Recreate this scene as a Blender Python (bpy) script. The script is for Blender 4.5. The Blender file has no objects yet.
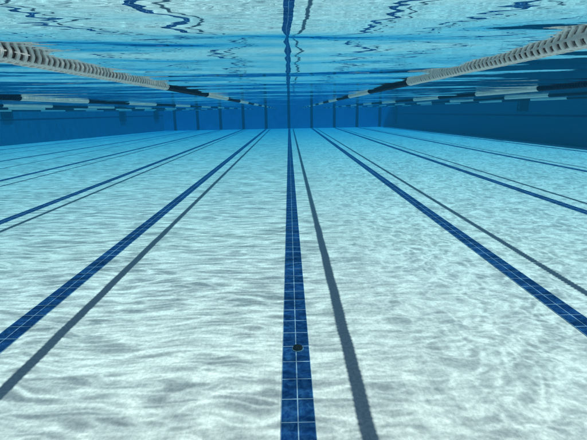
import bpy, math, random
import numpy as np
from mathutils import Matrix, Vector, Euler

random.seed(7); rng = np.random.default_rng(11)
scene = bpy.context.scene
COL = scene.collection
R = math.radians

# ------------------------------------------------------------------ dimensions (metres)
CAM_Z   = 1.877          # camera above the pool floor
WATER_Z = CAM_Z + 0.270  # mean water level
FAR_Y   = 48.0
NEAR_Y  = -4.0
DECK_Z  = WATER_Z + 0.28
BAND_Z  = CAM_Z - 0.47   # dark tile course on the walls

# ------------------------------------------------------------------ node helpers
def new_mat(name):
    m = bpy.data.materials.new(name); m.use_nodes = True
    nt = m.node_tree; nt.nodes.clear()
    return m, nt
class NT:
    def __init__(s, nt): s.nt = nt
    def n(s, t, **kw):
        nd = s.nt.nodes.new(t)
        for k, v in kw.items(): setattr(nd, k, v)
        return nd
    def link(s, a, b): s.nt.links.new(a, b)
    def put(s, sock, v):
        if isinstance(v, bpy.types.NodeSocket): s.link(v, sock)
        else: sock.default_value = v
    def math(s, op, a, b=0.0, c=0.0, clamp=False):
        nd = s.n('ShaderNodeMath', operation=op, use_clamp=clamp)
        s.put(nd.inputs[0], a); s.put(nd.inputs[1], b); s.put(nd.inputs[2], c)
        return nd.outputs[0]
    def mix(s, f, a, b):
        nd = s.n('ShaderNodeMix', data_type='RGBA')
        s.put(nd.inputs[0], f); s.put(nd.inputs[6], a); s.put(nd.inputs[7], b)
        return nd.outputs[2]
    def noise(s, vec, scale, detail=3.0, rough=0.5, dist=0.0):
        nd = s.n('ShaderNodeTexNoise'); s.link(vec, nd.inputs['Vector'])
        nd.inputs['Scale'].default_value = scale; nd.inputs['Detail'].default_value = detail
        nd.inputs['Roughness'].default_value = rough; nd.inputs['Distortion'].default_value = dist
        return nd
    def mapping(s, vec, scale=(1,1,1), rot=(0,0,0), loc=(0,0,0)):
        nd = s.n('ShaderNodeMapping'); s.link(vec, nd.inputs[0])
        nd.inputs['Scale'].default_value = scale; nd.inputs['Rotation'].default_value = rot
        nd.inputs['Location'].default_value = loc
        return nd.outputs[0]
    def ramp(s, f, lo, hi, a=0.0, b=1.0):
        nd = s.n('ShaderNodeMapRange', interpolation_type='SMOOTHSTEP'); s.put(nd.inputs[0], f)
        nd.inputs[1].default_value = lo; nd.inputs[2].default_value = hi
        nd.inputs[3].default_value = a; nd.inputs[4].default_value = b
        return nd.outputs[0]
    def xyz(s, vec):
        nd = s.n('ShaderNodeSeparateXYZ'); s.link(vec, nd.inputs[0]); return nd.outputs
    def comb(s, x, y, z=0.0):
        nd = s.n('ShaderNodeCombineXYZ'); s.put(nd.inputs[0], x); s.put(nd.inputs[1], y); s.put(nd.inputs[2], z)
        return nd.outputs[0]
    def principled(s, color, rough=0.5, ior=1.10, normal=None):
        p = s.n('ShaderNodeBsdfPrincipled')
        s.put(p.inputs['Base Color'], color); s.put(p.inputs['Roughness'], rough)
        p.inputs['IOR'].default_value = ior       # tile under water keeps little gloss
        if normal is not None: s.link(normal, p.inputs['Normal'])
        o = s.n('ShaderNodeOutputMaterial'); s.link(p.outputs[0], o.inputs[0])
        return p
    def bump(s, h, strength=0.3, dist=0.01):
        b = s.n('ShaderNodeBump'); b.inputs['Strength'].default_value = strength
        b.inputs['Distance'].default_value = dist; s.link(h, b.inputs['Height'])
        return b.outputs[0]
    def objco(s): return s.n('ShaderNodeTexCoord').outputs['Object']
    def grid(s, u, v, su, sv, gw):
        """grout mask 0..1 for a stack bond of su x sv tiles, and one random value per tile"""
        fu = s.math('FRACT', s.math('DIVIDE', u, su)); fv = s.math('FRACT', s.math('DIVIDE', v, sv))
        du = s.math('MULTIPLY', s.math('MINIMUM', fu, s.math('SUBTRACT', 1.0, fu)), su)
        dv = s.math('MULTIPLY', s.math('MINIMUM', fv, s.math('SUBTRACT', 1.0, fv)), sv)
        g = s.ramp(s.math('MINIMUM', du, dv), gw*0.35, gw*0.65, 1.0, 0.0)
        wn = s.n('ShaderNodeTexWhiteNoise', noise_dimensions='2D')
        s.link(s.comb(s.math('FLOOR', s.math('DIVIDE', u, su)), s.math('FLOOR', s.math('DIVIDE', v, sv))), wn.inputs['Vector'])
        return g, wn.outputs['Value']

def mat_floor():
    m, nt = new_mat('white_pool_tile'); s = NT(nt)
    co = s.objco(); x, y, z = s.xyz(co)
    g, rnd = s.grid(x, y, 0.11, 0.22, 0.005)
    grain = s.noise(co, 38.0, 5.0, 0.62).outputs[0]
    cloud = s.noise(co, 1.7, 4.0, 0.55).outputs[0]
    speck = s.noise(co, 150.0, 2.0, 0.6).outputs[0]
    c = s.mix(s.ramp(grain, 0.34, 0.66), (0.63, 0.60, 0.56, 1), (0.87, 0.81, 0.76, 1))
    c = s.mix(s.math('MULTIPLY', rnd, 0.10), c, (0.66, 0.66, 0.63, 1))
    c = s.mix(s.ramp(cloud, 0.35, 0.75, 0.0, 0.2), c, (0.62, 0.62, 0.58, 1))
    c = s.mix(s.ramp(speck, 0.6, 0.75, 0.0, 0.35), c, (0.42, 0.43, 0.41, 1))
    c = s.mix(s.math('MULTIPLY', g, 0.14), c, (0.52, 0.52, 0.50, 1))
    h = s.math('ADD', s.math('MULTIPLY', g, -0.5), s.math('MULTIPLY', grain, 0.8))
    s.principled(c, 0.6, normal=s.bump(h, 0.45, 0.004))
    return m

def mat_line():
    m, nt = new_mat('cobalt_lane_tile'); s = NT(nt)
    co = s.objco(); x, y, z = s.xyz(co)
    g, rnd = s.grid(x, y, 0.108, 0.22, 0.0072)
    marb = s.noise(co, 22.0, 5.0, 0.65, 0.6).outputs[0]
    c = s.mix(s.ramp(marb, 0.36, 0.72), (0.004, 0.030, 0.12, 1), (0.024, 0.100, 0.25, 1))
    c = s.mix(s.math('MULTIPLY', rnd, 0.45), c, (0.006, 0.030, 0.12, 1))
    c = s.mix(s.ramp(s.noise(co, 9.0, 3.0).outputs[0], 0.6, 0.78, 0.0, 0.3), c, (0.07, 0.18, 0.38, 1))
    dirt = s.ramp(s.noise(co, 5.0, 3.0, 0.6).outputs[0], 0.35, 0.7, 0.45, 0.9)
    c = s.mix(s.math('MULTIPLY', g, dirt), c, (0.42, 0.58, 0.70, 1))
    s.principled(c, 0.6, 1.05, normal=s.bump(s.math('SUBTRACT', s.math('MULTIPLY', marb, 0.3), g), 0.4, 0.003))
    return m

def mat_wall(axis):
    m, nt = new_mat('blue_wall_tile_' + ('side' if axis == 'y' else 'end')); s = NT(nt)
    co = s.objco(); x, y, z = s.xyz(co)
    g, rnd = s.grid(y if axis == 'y' else x, z, 0.22, 0.11, 0.007)
    n = s.noise(co, 14.0, 4.0, 0.6).outputs[0]
    big = s.noise(co, 0.8, 3.0, 0.5).outputs[0]
    k = 0.72 if axis == 'y' else 1.55  # end wall colour lightened to stand in for haze thinned out of the water
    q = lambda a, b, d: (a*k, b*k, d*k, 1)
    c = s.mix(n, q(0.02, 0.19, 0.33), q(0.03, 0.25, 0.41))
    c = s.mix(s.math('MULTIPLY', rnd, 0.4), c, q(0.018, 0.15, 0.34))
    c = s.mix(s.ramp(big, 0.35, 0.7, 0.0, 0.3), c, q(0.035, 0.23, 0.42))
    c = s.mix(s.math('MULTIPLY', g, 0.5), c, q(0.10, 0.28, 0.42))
    s.principled(c, 0.5, normal=s.bump(s.math('MULTIPLY', g, -1.0), 0.3, 0.003))
    return m

def mat_plain(name, col, rough=0.5, var=0.25, scale=30.0, col2=None, bump=0.1):
    m, nt = new_mat(name); s = NT(nt)
    co = s.objco()
    n = s.noise(co, scale, 4.0, 0.6).outputs[0]
    c2 = col2 or tuple(v*(1-var) for v in col)
    c = s.mix(s.ramp(n, 0.3, 0.7), (*c2, 1), (*col, 1))
    s.principled(c, rough, normal=s.bump(n, bump, 0.003))
    return m

def mat_float(name, col, col2, trans):
    m, nt = new_mat(name); s = NT(nt)
    co = s.objco()
    n = s.noise(co, 26, 4.0, 0.6).outputs[0]
    c = s.mix(s.ramp(n, 0.3, 0.7), (*col2, 1), (*col, 1))
    info = s.n('ShaderNodeObjectInfo')
    c = s.mix(s.math('MULTIPLY', info.outputs['Random'], 0.12), c, (col2[0]*.85, col2[1]*.85, col2[2]*.8, 1))
    p = s.principled(c, 0.4)
    t = s.n('ShaderNodeBsdfTranslucent'); s.link(c, t.inputs[0])
    mx = s.n('ShaderNodeMixShader'); mx.inputs[0].default_value = trans
    s.link(p.outputs[0], mx.inputs[1]); s.link(t.outputs[0], mx.inputs[2])
    o = [q for q in nt.nodes if q.type == 'OUTPUT_MATERIAL'][0]
    s.link(mx.outputs[0], o.inputs[0])
    return m

def mat_water():
    m, nt = new_mat('pool_water_surface'); s = NT(nt)
    co = s.objco()
    # --- transmission: caustic light pattern painted into the transparent colour, nothing is refracted
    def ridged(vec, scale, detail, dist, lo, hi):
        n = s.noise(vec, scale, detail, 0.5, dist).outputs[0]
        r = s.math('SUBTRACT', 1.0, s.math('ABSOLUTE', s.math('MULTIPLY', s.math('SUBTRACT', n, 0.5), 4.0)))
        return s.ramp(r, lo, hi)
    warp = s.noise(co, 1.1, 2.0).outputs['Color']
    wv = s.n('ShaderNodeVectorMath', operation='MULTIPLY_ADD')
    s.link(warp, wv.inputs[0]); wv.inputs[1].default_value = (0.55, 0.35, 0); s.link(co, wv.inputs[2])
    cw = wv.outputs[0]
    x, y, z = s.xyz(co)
    side = s.ramp(x, 0.6, 2.6)         # painted light: long cross bands to the left, rounder cells to the right
    # long cross bands of the light pattern
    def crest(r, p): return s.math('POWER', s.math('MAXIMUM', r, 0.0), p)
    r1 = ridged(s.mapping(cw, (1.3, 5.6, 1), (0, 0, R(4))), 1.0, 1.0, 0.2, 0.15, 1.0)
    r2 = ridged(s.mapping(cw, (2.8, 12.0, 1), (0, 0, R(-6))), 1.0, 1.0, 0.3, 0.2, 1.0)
    # rounder cells of the light pattern
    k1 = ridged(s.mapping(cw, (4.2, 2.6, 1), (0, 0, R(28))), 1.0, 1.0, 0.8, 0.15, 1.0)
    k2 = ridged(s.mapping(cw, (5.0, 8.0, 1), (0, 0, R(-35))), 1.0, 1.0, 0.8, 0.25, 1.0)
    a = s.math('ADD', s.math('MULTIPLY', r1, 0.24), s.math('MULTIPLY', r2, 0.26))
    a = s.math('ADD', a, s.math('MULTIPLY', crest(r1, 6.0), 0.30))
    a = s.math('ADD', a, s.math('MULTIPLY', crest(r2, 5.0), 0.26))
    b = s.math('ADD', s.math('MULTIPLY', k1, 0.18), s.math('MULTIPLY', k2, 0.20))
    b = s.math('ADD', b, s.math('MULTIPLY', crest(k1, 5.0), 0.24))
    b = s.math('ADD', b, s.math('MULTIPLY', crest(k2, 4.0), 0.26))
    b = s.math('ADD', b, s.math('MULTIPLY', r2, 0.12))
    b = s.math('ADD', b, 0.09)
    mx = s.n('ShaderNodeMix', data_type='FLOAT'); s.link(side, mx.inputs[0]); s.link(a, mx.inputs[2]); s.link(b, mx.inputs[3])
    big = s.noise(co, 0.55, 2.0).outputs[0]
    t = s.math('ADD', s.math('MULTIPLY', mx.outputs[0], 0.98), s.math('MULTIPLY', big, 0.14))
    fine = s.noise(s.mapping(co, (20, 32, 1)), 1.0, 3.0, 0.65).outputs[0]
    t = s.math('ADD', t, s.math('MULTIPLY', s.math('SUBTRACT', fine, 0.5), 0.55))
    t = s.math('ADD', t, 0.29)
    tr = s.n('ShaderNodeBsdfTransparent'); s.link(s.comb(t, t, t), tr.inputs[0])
    # --- mirror side
    b1 = s.noise(s.mapping(co, (3.5, 9, 1)), 1.0, 2.0, 0.5).outputs[0]
    bn = s.bump(b1, 0.15, 0.010)
    gl = s.n('ShaderNodeBsdfGlossy'); gl.inputs['Roughness'].default_value = 0.0
    gl.inputs['Color'].default_value = (0.97, 0.98, 0.98, 1); s.link(bn, gl.inputs['Normal'])
    fr = s.n('ShaderNodeFresnel'); fr.inputs['IOR'].default_value = 1.33
    mixs = s.n('ShaderNodeMixShader'); s.link(fr.outputs[0], mixs.inputs[0])
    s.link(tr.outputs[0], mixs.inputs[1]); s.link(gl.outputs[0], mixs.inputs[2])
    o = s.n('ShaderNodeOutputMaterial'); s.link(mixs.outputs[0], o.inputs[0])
    return m

def mat_haze():
    m, nt = new_mat('pool_water_body'); s = NT(nt)
    v = s.n('ShaderNodeVolumePrincipled')
    v.inputs['Density'].default_value = 0.104
    v.inputs['Color'].default_value = (0.004, 0.036, 0.060, 1)
    v.inputs['Absorption Color'].default_value = (0.0006, 0.54, 0.875, 1)
    v.inputs['Anisotropy'].default_value = 0.25
    o = s.n('ShaderNodeOutputMaterial'); s.link(v.outputs[0], o.inputs['Volume'])
    return m

# ------------------------------------------------------------------ mesh helpers
class MB:
    def __init__(s): s.v = []; s.f = []
    def add(s, verts, faces):
        k = len(s.v); s.v += [tuple(p) for p in verts]; s.f += [tuple(i+k for i in f) for f in faces]
    def box(s, x0, x1, y0, y1, z0, z1):
        s.add([(x0,y0,z0),(x1,y0,z0),(x1,y1,z0),(x0,y1,z0),(x0,y0,z1),(x1,y0,z1),(x1,y1,z1),(x0,y1,z1)],
              [(0,3,2,1),(4,5,6,7),(0,1,5,4),(1,2,6,5),(2,3,7,6),(3,0,4,7)])
    def prism(s, quad, z0, z1):
        q = quad
        s.add([(*p, z0) for p in q] + [(*p, z1) for p in q],
              [(3,2,1,0),(4,5,6,7),(0,1,5,4),(1,2,6,5),(2,3,7,6),(3,0,4,7)])
    def lathe_y(s, prof, seg, close=False):
        """prof: list of (r, y) revolved about the y axis"""
        n = len(prof); vs = []
        for r, y in prof:
            for k in range(seg):
                a = 2*math.pi*k/seg; vs.append((r*math.cos(a), y, r*math.sin(a)))
        fs = []
        for i in range(n if close else n-1):
            j = (i+1) % n
            for k in range(seg):
                l = (k+1) % seg
                fs.append((i*seg+k, i*seg+l, j*seg+l, j*seg+k))
        s.add(vs, fs)
        if not close:
            b = len(s.v) - n*seg
            s.f.append(tuple(b+k for k in range(seg)))
            s.f.append(tuple(b+(n-1)*seg+k for k in reversed(range(seg))))
    def lathe_z(s, prof, seg):
        n = len(prof); vs = []
        for r, z in prof:
            for k in range(seg):
                a = 2*math.pi*k/seg; vs.append((r*math.cos(a), r*math.sin(a), z))
        fs = [(i*seg+k, i*seg+(k+1)%seg, (i+1)*seg+(k+1)%seg, (i+1)*seg+k) for i in range(n-1) for k in range(seg)]
        s.add(vs, fs); b = len(s.v)-n*seg
        s.f.append(tuple(b+(n-1)*seg+k for k in range(seg)))
        s.f.append(tuple(b+k for k in reversed(range(seg))))
    def tube(s, pts, r, seg=10):
        pts = [Vector(p) for p in pts]; n = len(pts); vs = []
        for i, p in enumerate(pts):
            t = (pts[min(i+1,n-1)] - pts[max(i-1,0)]).normalized()
            ref = Vector((0,1,0)) if abs(t.y) < 0.9 else Vector((1,0,0))
            a = t.cross(ref).normalized(); b = t.cross(a)
            for k in range(seg):
                w = 2*math.pi*k/seg; vs.append(p + r*(math.cos(w)*a + math.sin(w)*b))
        fs = [(i*seg+k, i*seg+(k+1)%seg, (i+1)*seg+(k+1)%seg, (i+1)*seg+k) for i in range(n-1) for k in range(seg)]
        fs += [tuple(reversed(range(seg))), tuple((n-1)*seg+k for k in range(seg))]
        s.add(vs, fs)
    def mesh(s, name, mat, smooth=False):
        me = bpy.data.meshes.new(name); me.from_pydata(s.v, [], s.f); me.materials.append(mat); me.update()
        if smooth:
            me.polygons.foreach_set('use_smooth', [True]*len(me.polygons))
            try: me.set_sharp_from_angle(angle=R(40))
            except Exception: pass
        import bmesh
        bm = bmesh.new(); bm.from_mesh(me); bmesh.ops.recalc_face_normals(bm, faces=bm.faces); bm.to_mesh(me); bm.free()
        return me
    def build(s, name, mat, parent=None, smooth=False, loc=(0,0,0)):
        return link(name, s.mesh(name, mat, smooth), parent, loc)

def link(name, data, parent=None, loc=(0,0,0), rot=(0,0,0)):
    o = bpy.data.objects.new(name, data); COL.objects.link(o)
    o.location = loc; o.rotation_euler = rot
    if parent: o.parent = parent
    return o
def tag(o, label=None, cat=None, group=None, kind=None):
    if label: o['label'] = label
    if cat: o['category'] = cat
    if group: o['group'] = group
    if kind: o['kind'] = kind
    return o

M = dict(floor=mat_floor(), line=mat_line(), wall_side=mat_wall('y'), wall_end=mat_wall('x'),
         band=mat_plain('navy_band_tile', (0.012, 0.040, 0.13), 0.5, 0.4, 12),
         target=mat_plain('navy_target_tile', (0.004, 0.010, 0.05), 0.5, 0.4, 12),
         white=mat_float('white_float_plastic', (0.97, 0.92, 0.89), (0.93, 0.87, 0.83), 0.25),
         navy=mat_plain('navy_float_plastic', (0.006, 0.010, 0.040), 0.4, 0.3, 18),
         core=mat_plain('dark_core_tube', (0.20, 0.125, 0.11), 0.6, 0.4, 30),
         steel=mat_plain('dark_ladder_metal', (0.010, 0.022, 0.075), 0.4, 0.3, 20),
         ladder_back=mat_plain('dark_recess_tile', (0.012, 0.030, 0.10), 0.5, 0.3, 20),
         fitting=mat_plain('dark_inlet_plastic', (0.018, 0.028, 0.030), 0.6, 0.5, 60, bump=0.5),
         fitting_rim=mat_plain('pale_inlet_rim', (0.09, 0.20, 0.30), 0.5, 0.4, 60),
         stone=mat_plain('deck_concrete', (0.45, 0.44, 0.41), 0.8, 0.2, 8),
         water=mat_water(), haze=mat_haze())

# ------------------------------------------------------------------ plan of the pool (it widens slightly towards the camera)
def wall_r(y): return 11.25 + 0.085*(FAR_Y - y)
def wall_l(y): return -13.75 - 0.25*(FAR_Y - y)
T = 0.35   # wall thickness

# floor
mb = MB(); mb.box(-28, 19, NEAR_Y-0.5, FAR_Y+0.5, -0.30, 0.0)
tag(mb.build('pool_floor', M['floor']), kind='structure')
# surrounding ground sheet at deck level, outside the pool
mb = MB()
e = 0.0
gz0, gz1 = DECK_Z-0.45, DECK_Z-0.06
xl0, xl1, xr0, xr1 = wall_l(NEAR_Y)-T-.004, wall_l(FAR_Y)-T-.004, wall_r(NEAR_Y)+T+.004, wall_r(FAR_Y)+T+.004
y0, y1 = NEAR_Y-T-.004, FAR_Y+T+.004
mb.prism([(-60,-40),(60,-40),(60,y0),(-60,y0)], gz0, gz1)
mb.prism([(-60,y1),(60,y1),(60,90),(-60,90)], gz0, gz1)
mb.prism([(-60,y0),(xl0,y0),(xl1,y1),(-60,y1)], gz0, gz1)
mb.prism([(xr0,y0),(60,y0),(60,y1),(xr1,y1)], gz0, gz1)
tag(mb.build('ground', M['stone']), kind='structure')

# ------------------------------------------------------------------ walls, each with a dark tile course and a coping
def side_wall(fx, sgn, label, BAND_Z=BAND_Z):
    t = tag(link('pool_wall', None, None, (fx(NEAR_Y), NEAR_Y, 0)), label, 'pool wall', 'walls of the pool')
    ox, oy = fx(NEAR_Y), NEAR_Y
    def q(a, b, ya, yb): return [(fx(ya)+a*sgn-ox, ya-oy), (fx(ya)+b*sgn-ox, ya-oy), (fx(yb)+b*sgn-ox, yb-oy), (fx(yb)+a*sgn-ox, yb-oy)]
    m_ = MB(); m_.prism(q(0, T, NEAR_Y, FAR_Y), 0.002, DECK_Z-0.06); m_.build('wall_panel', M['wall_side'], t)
    m_ = MB(); m_.prism(q(-0.005, 0.02, NEAR_Y+.01, FAR_Y-.01), BAND_Z-0.055, BAND_Z+0.055); m_.build('tile_band', M['band'], t)
    m_ = MB(); m_.prism(q(-0.03, T+.03, NEAR_Y, FAR_Y), DECK_Z-0.057, DECK_Z); m_.build('coping', M['stone'], t)
    return t
side_wall(wall_r, 1, 'shaded dark blue tiled side wall on the right with a thin navy band')
side_wall(wall_l, -1, 'hazy blue tiled side wall on the left, lighter than the right one', CAM_Z-0.24)
def end_wall(y, sgn, label, tgt):
    xa, xb = wall_l(y), wall_r(y)
    t = tag(link('pool_wall', None, None, (0, y, 0)), label, 'pool wall', 'walls of the pool')
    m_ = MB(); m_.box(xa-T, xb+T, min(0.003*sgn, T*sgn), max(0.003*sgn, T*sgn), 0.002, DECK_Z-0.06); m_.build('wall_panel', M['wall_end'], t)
    m_ = MB(); m_.box(xa-T, xb+T, min(-.03*sgn, (T+.03)*sgn), max(-.03*sgn, (T+.03)*sgn), DECK_Z-0.055, DECK_Z+.004); m_.build('coping', M['stone'], t)
    return t
end_wall(FAR_Y, 1, 'distant blue end wall crossed by nine dark vertical target lines', True)
tag(end_wall(NEAR_Y, -1, 'blue tiled end wall behind the camera', False))

# ------------------------------------------------------------------ lane lines on the floor
LINES = [(-12.5, -0.18), (-10.0, -0.082), (-7.5, -0.034), (-5.0, -0.0074), (-2.5, 0.0), (0.02, 0.0),
         (2.5, 0.0015), (5.0, 0.0086), (7.5, 0.034), (10.0, 0.078)]
LN = ['farthest left tiled lane line, faint and blue near the left wall', 'fourth dark lane line left of the central one, thin and hazy',
      'third dark lane line left of the central one, with a thin shadow under it',
      'second dark lane line left of the central one, dark teal with a shadow beside it',
      'first wide cobalt tiled lane line left of the central one',
      'central cobalt tiled lane line running straight ahead with a small round fitting on it',
      'first wide cobalt tiled lane line right of the central one',
      'second dark lane line right of the central one, with a rope shadow beside it',
      'third dark lane line right of the central one, a thin teal stripe',
      'lane line nearest the right wall, very thin at the wall foot']
for (xf, sl), lb in zip(LINES, LN):
    L = FAR_Y - NEAR_Y - 0.8
    ang = math.atan(sl)
    mb = MB(); hw = 0.1085
    # widths: two tiles with a grout joint in the middle and along both rims
    mb.box(-hw, hw, -L, -0.6, 0.0015, 0.006)
    o = mb.build('lane_line', M['line'], None, False, (xf, FAR_Y, 0))
    o.rotation_euler = (0, 0, ang)
    tag(o, lb, 'lane line', 'tiled lane lines on the pool floor')
# target lines on the far wall
names = ['leftmost navy target line on the far wall', 'second navy target line from the left on the far wall', 'third navy target line from the left on the far wall',
         'navy target line on the far wall, two left of the central lane', 'navy target line on the far wall just left of the central one',
         'central navy target line on the far wall, straight above the middle lane line',
         'navy target line on the far wall just right of the central one', 'navy target line on the far wall, two right of the central lane',
         'navy target line on the far wall, three right of the central lane', 'rightmost navy target line on the far wall beside the corner']
for k, nm in zip(range(-5, 5), names):
    mb = MB(); mb.box(-0.15, 0.15, -0.006, 0.0, 0.010, WATER_Z-0.02)
    if k == 0: pass
    mb.box(-0.15, 0.15, -0.0055, 0.0, WATER_Z-0.02, WATER_Z+0.18)
    o = mb.build('target_line', M['target'], None, False, (2.5*k, FAR_Y, 0))
    tag(o, nm, 'target line', 'target lines on the far wall')

# ------------------------------------------------------------------ round fitting on the central line
t = tag(link('floor_inlet', None, None, (0.035, 3.08, 0.006)), 'small dark round fitting lying on the central cobalt lane line', 'floor fitting'); t.scale = (.86, .86, .86)
mb = MB(); mb.lathe_z([(0.056,0),(0.056,0.004),(0.051,0.007),(0.047,0.007)], 28); mb.build('rim', M['fitting_rim'], t, True)
mb = MB(); prof = [(0.047*math.cos(a)+0.0002, 0.0072+0.026*math.sin(a)) for a in [R(d) for d in range(0, 90, 11)]]
mb.lathe_z(prof, 28)
for k in range(12):
    a = 2*math.pi*k/12
    mb.tube([(0.046*math.cos(a), 0.046*math.sin(a), 0.012), (0.033*math.cos(a), 0.033*math.sin(a), 0.029), (0.012*math.cos(a), 0.012*math.sin(a), 0.036)], 0.0035, 6)
mb.build('cap', M['fitting'], t, True)

# ------------------------------------------------------------------ lane ropes
PITCH, RO = 0.055, 0.050
def float_mesh(name, mat):
    mb = MB()
    mb.lathe_y([(RO,-.0075),(RO,.0075),(RO-.003,.010),(RO-.010,.010),(RO-.012,.0075),(RO-.012,-.0075),(RO-.010,-.010),(RO-.003,-.010)], 24, True)
    mb.lathe_y([(0.034,-.004),(0.034,.004)], 18)
    n = 6
    for k in range(n):
        a = 2*math.pi*k/n + 0.1
        c, s_ = math.cos(a), math.sin(a)
        # spoke
        u = Vector((c, 0, s_)); w = Vector((-s_, 0, c))
        for (r0, r1, hw, y0, y1) in ((0.033, RO-.010, 0.0035, -.004, .004), (RO-.010, RO-.0030, 0.0085, -PITCH*0.495, PITCH*0.495)):
            vs = []
            for yy in (y0, y1):
                for rr, ss in ((r0,-1),(r1,-1),(r1,1),(r0,1)):
                    p = u*rr + w*hw*ss; vs.append((p.x, yy, p.z))
            mb.add(vs, [(3,2,1,0),(4,5,6,7),(0,1,5,4),(1,2,6,5),(2,3,7,6),(3,0,4,7)])
    return mb.mesh(name, mat, True)
def section_mesh(name, mat, length, seg=16):
    prof = []; n = int(round(length/PITCH))
    for i in range(n):
        y = i*PITCH
        prof += [(RO-.014, y+.006), (RO-.002, y+.016), (RO, y+.0275), (RO-.002, y+.039), (RO-.014, y+.049)]
    mb = MB(); mb.lathe_y([(0.02, 0.004)] + prof + [(0.02, n*PITCH-.004)], seg)
    return mb.mesh(name, mat, True)
FW, FN = float_mesh('float_white', M['white']), float_mesh('float_navy', M['navy'])
SEC = 40*PITCH   # 2.2 m
SW, SN = section_mesh('float_section_white', M['white'], SEC), section_mesh('float_section_navy', M['navy'], SEC)
PERIOD = 2*SEC + 0.02
W0 = 4.55        # end of the nearest white run
def wob(y): return 0.0025*math.sin(5.1*y) + 0.0015*math.sin(11.3*y+1)
def lane_rope(xf, sl, z, label, near=False, zend=0.0):
    ang = math.atan(sl)
    # local frame: y measured from the near wall at x of that y
    xn = xf + sl*(FAR_Y - NEAR_Y)
    t = link('lane_rope', None, None, (xn, NEAR_Y, z), (0, 0, ang))
    tag(t, label, 'lane rope', 'lane ropes floating at the surface')
    L = (FAR_Y-NEAR_Y)/math.cos(ang)
    mb = MB(); mb.tube([(0, 0.0, 0), (0, L*0.5, 0), (0, L, 0)], 0.006, 8); mb.build('cable', M['core'], t, True)
    y = W0 - NEAR_Y     # local y of the end of the near white run
    runs = []
    # white run that ends at W0 (one longer run), then alternate
    a = y + 0.006; col = 'n'
    while a + SEC < L - 0.3:
        runs.append((a, col)); a += SEC + 0.004; col = 'w' if col == 'n' else 'n'
    if near:
        # one hundred separate floats beside the camera
        n_w = 64; n_n = 36
        y0 = y - n_w*PITCH
        mb = MB(); mb.tube([(0, y0-PITCH, 0), (0, y + 2*SEC, 0)], 0.0325, 18); mb.build('core_tube', M['core'], t, True)
        for i in range(n_w):
            link('float', FW, t, (wob(y0+i*PITCH)+random.uniform(-.0015,.0015), y0 + (i+.5)*PITCH, random.uniform(-.0012,.0012)), (random.uniform(-.02,.02), random.uniform(-.05,.05), random.uniform(-.02,.02)))
        for i in range(40):
            if i < n_n: link('float', FN, t, (wob(y+i*PITCH), y + 0.006 + (i+.5)*PITCH, 0), (0, random.uniform(-.05,.05), 0))
        # short closing piece of navy floats
        ms = section_mesh('float_section_short', M['navy'], 4*PITCH)
        link('float_section', ms, t, (0, y + 0.006 + n_n*PITCH, 0))
        runs = runs[1:]
        a = y0 - SEC - .005
        while a > 0.1:
            link('float_section', SW, t, (0, a, 0)); a -= SEC + .01
    else:
        link('float_section', SW, t, (0, y-SEC, 0)); link('float_section', SW, t, (0, y-2*SEC-.01, 0))
    for a, c in runs:
        link('float_section', SW if c == 'w' else SN, t, (0, a, 0))
    return t
RZ1 = WATER_Z + 0.008; RZ2 = WATER_Z + 0.002
lane_rope(-1.25, 0, RZ1, 'nearest lane rope on the left, white ribbed floats then navy floats', True)
lane_rope(1.25, 0, RZ1+.002, 'nearest lane rope on the right, big white ribbed floats then navy floats', True)
lane_rope(-3.75, -0.008, RZ2, 'second lane rope to the left, navy then pale blue float runs')
lane_rope(3.75, 0.002, RZ2, 'second lane rope to the right, pale float run between navy runs')
lane_rope(-6.25, -0.026, RZ2, 'third lane rope to the left, thin and hazy under the second')
lane_rope(6.25, 0.010, RZ2, 'third lane rope to the right, thin line just under the second')
lane_rope(-8.75, -0.035, RZ2, 'fourth lane rope to the left, faint and close to the horizon')
lane_rope(8.75, 0.035, RZ2, 'fourth lane rope to the right, faint, nearest the right wall')
lane_rope(-11.25, -0.10, RZ2, 'farthest lane rope to the left, barely visible near the left wall')

# ------------------------------------------------------------------ ladders on the side walls
def ladder(fx, sgn, y, bottom, label, w=0.75):
    x = fx(y)
    sl = (fx(FAR_Y)-fx(NEAR_Y))/(FAR_Y-NEAR_Y)
    t = link('pool_ladder', None, None, (x, y, bottom), (0, 0, -math.atan(sl)))
    tag(t, label, 'ladder', 'ladders on the side walls')
    top = DECK_Z + 0.55 - bottom
    off = -sgn*0.13
    for s_ in (-1, 1):
        mb = MB(); yy = s_*w/2
        pts = [(-sgn*0.02, yy, 0.02), (off, yy, 0.06)] + [(off, yy, z) for z in (0.3, top-0.5)]
        pts += [(off*0.7, yy, top-0.2), (off*0.1+sgn*.1, yy, top-0.03), (sgn*.3, yy, top), (sgn*.5, yy, top-0.2), (sgn*.55, yy, DECK_Z-bottom)]
        mb.tube(pts, 0.032, 10); mb.build('rail', M['steel'], t, True)
    z = 0.10
    while z < DECK_Z - bottom - 0.05:
        mb = MB(); mb.box(min(off-.06, off+.06), max(off-.06, off+.06), -w/2, w/2, z, z+.05); mb.build('rung', M['steel'], t); z += 0.25
    mb = MB(); a, b = sorted((-sgn*0.006, sgn*0.02)); mb.box(a, b, -w/2-.03, w/2+.03, 0.03, DECK_Z-bottom-.1); mb.build('back_plate', M['ladder_back'], t)
    return t
ladder(wall_r, 1, 24.6, CAM_Z-0.28, 'dark ladder on the right wall below the pale float run')
ladder(wall_l, -1, 28.9, CAM_Z-0.17, 'dark ladder at the left edge, below the navy rope floats')
ladder(wall_l, -1, 40.9, CAM_Z-0.66, 'hazy dark ladder hanging on the left wall, left of the two far ones')
ladder(wall_l, -1, 46.6, CAM_Z-0.62, 'hazy dark ladder on the left wall close to the far corner')
ladder(wall_r, 1, 46.4, CAM_Z-1.5, 'tall dark ladder on the right wall in the far corner')

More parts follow.
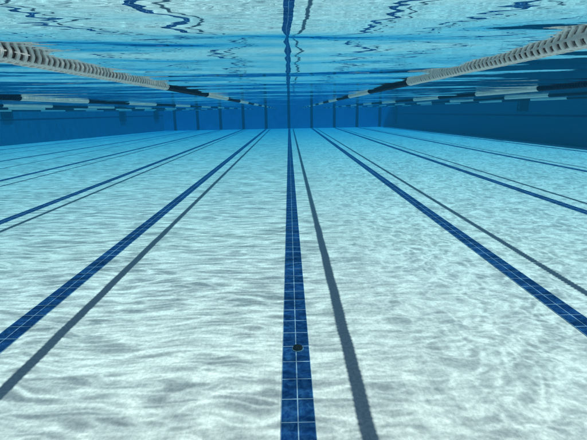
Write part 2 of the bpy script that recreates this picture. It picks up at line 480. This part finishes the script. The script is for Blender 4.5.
# ------------------------------------------------------------------ water surface: real waves in a graded grid
def wave_field(X, Y):
    Z = np.zeros_like(X)
    comps = []
    def band(n, l0, l1, slope, spread):
        for _ in range(n):
            lam = math.exp(rng.uniform(math.log(l0), math.log(l1)))
            th = R(90) + rng.normal(0, R(spread))
            k = 2*math.pi/lam
            comps.append((k*math.cos(th), k*math.sin(th), slope*rng.uniform(.6, 1.4)/k/math.sqrt(n)*1.4, rng.uniform(0, 6.283)))
    band(10, 2.0, 4.5, 0.0042, 34)
    band(16, 0.7, 1.9, 0.0155, 14)
    band(14, 0.25, 0.6, 0.0125, 18)
    grp = 0.75 + 0.35*np.sin(0.9*X+0.5*Y+1.0)*np.sin(0.35*Y-0.6*X+.4)
    for kx, ky, a, p in comps:
        Z += a*np.sin(kx*X + ky*Y + p + 0.35*np.sin(0.23*kx*X+0.17*ky*Y))
    return Z*grp
ys = [NEAR_Y]
while ys[-1] < FAR_Y: ys.append(ys[-1] + (0.035 if ys[-1] < 9 else 0.035 + (ys[-1]-9)*0.0022))
ys = np.array(ys); ys[-1] = FAR_Y
us = np.linspace(-1, 1, 401); us = np.sign(us)*np.abs(us)**1.5
L = np.array([wall_l(y) for y in ys]); Rr = np.array([wall_r(y) for y in ys])
X = np.where(us[None, :] < 0, -us[None, :]*(L[:, None]-.05), us[None, :]*(Rr[:, None]+.05)); Y = np.repeat(ys[:, None], len(us), 1)
Z = wave_field(X, Y) + WATER_Z
ny, nx = X.shape
vs = np.stack([X, Y, Z], -1).reshape(-1, 3).astype(np.float32)
i = np.arange(ny-1)[:, None]*nx + np.arange(nx-1)[None, :]
fs = np.stack([i, i+1, i+nx+1, i+nx], -1).reshape(-1, 4).astype(np.int32)
me = bpy.data.meshes.new('water')
me.vertices.add(len(vs)); me.vertices.foreach_set('co', vs.ravel())
me.loops.add(fs.size); me.loops.foreach_set('vertex_index', fs.ravel())
me.polygons.add(len(fs)); me.polygons.foreach_set('loop_start', np.arange(0, fs.size, 4, dtype=np.int32))
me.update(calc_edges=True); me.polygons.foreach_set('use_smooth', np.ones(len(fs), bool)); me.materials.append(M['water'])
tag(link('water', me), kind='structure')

# ------------------------------------------------------------------ the body of the water (air-like volume box)
mb = MB(); mb.box(-61, 61, -41, 91, -1.3, DECK_Z+0.75)
tag(mb.build('haze', M['haze']), kind='stuff')

# ------------------------------------------------------------------ light
SHIFT = 0.375                       # lateral run of the sun per metre of drop
sd = Vector((-SHIFT, 0.18, -1.0)).normalized()     # travel direction of the light under water
sun = bpy.data.lights.new('sun', 'SUN'); sun.energy = 5.0; sun.angle = R(0.5); sun.color = (1.0, 0.85, 0.745)
so = bpy.data.objects.new('sun', sun); COL.objects.link(so)
so.rotation_euler = sd.to_track_quat('-Z', 'Y').to_euler(); so.location = (8, -5, 20)
elev = math.asin(-sd.z); az = math.atan2(-sd.x, -sd.y)
w = bpy.data.worlds.new('World'); scene.world = w; w.use_nodes = True
nt = w.node_tree; nt.nodes.clear()
sky = nt.nodes.new('ShaderNodeTexSky'); sky.sky_type = 'NISHITA'; sky.sun_disc = False
sky.sun_elevation = elev; sky.sun_rotation = az
bg = nt.nodes.new('ShaderNodeBackground'); bg.inputs[1].default_value = 0.10
out = nt.nodes.new('ShaderNodeOutputWorld')
nt.links.new(sky.outputs[0], bg.inputs[0]); nt.links.new(bg.outputs[0], out.inputs[0])

# ------------------------------------------------------------------ camera
cam = bpy.data.cameras.new('camera'); cam.sensor_width = 36; cam.lens = 425/587*36
cam.clip_start = 0.05; cam.clip_end = 500
co = bpy.data.objects.new('camera', cam); COL.objects.link(co)
co.matrix_world = Matrix.Translation((0, 0, CAM_Z)) @ Matrix.Rotation(R(-0.36), 4, 'Z') @ Matrix.Rotation(R(90-14.4), 4, 'X') @ Matrix.Rotation(R(-1.07), 4, 'Z')
scene.camera = co

# ------------------------------------------------------------------ render settings
c = scene.cycles
c.use_denoising = True
try: c.denoiser = 'OPENIMAGEDENOISE'
except Exception: pass
c.max_bounces = 8; c.diffuse_bounces = 4; c.glossy_bounces = 3; c.volume_bounces = 1
c.transparent_max_bounces = 8; c.sample_clamp_indirect = 6.0
c.caustics_reflective = False; c.caustics_refractive = False
vs_ = scene.view_settings
vs_.view_transform = 'Standard'; vs_.look = 'None'; vs_.gamma = 1.0; vs_.use_curve_mapping = False
vs_.exposure = -0.06
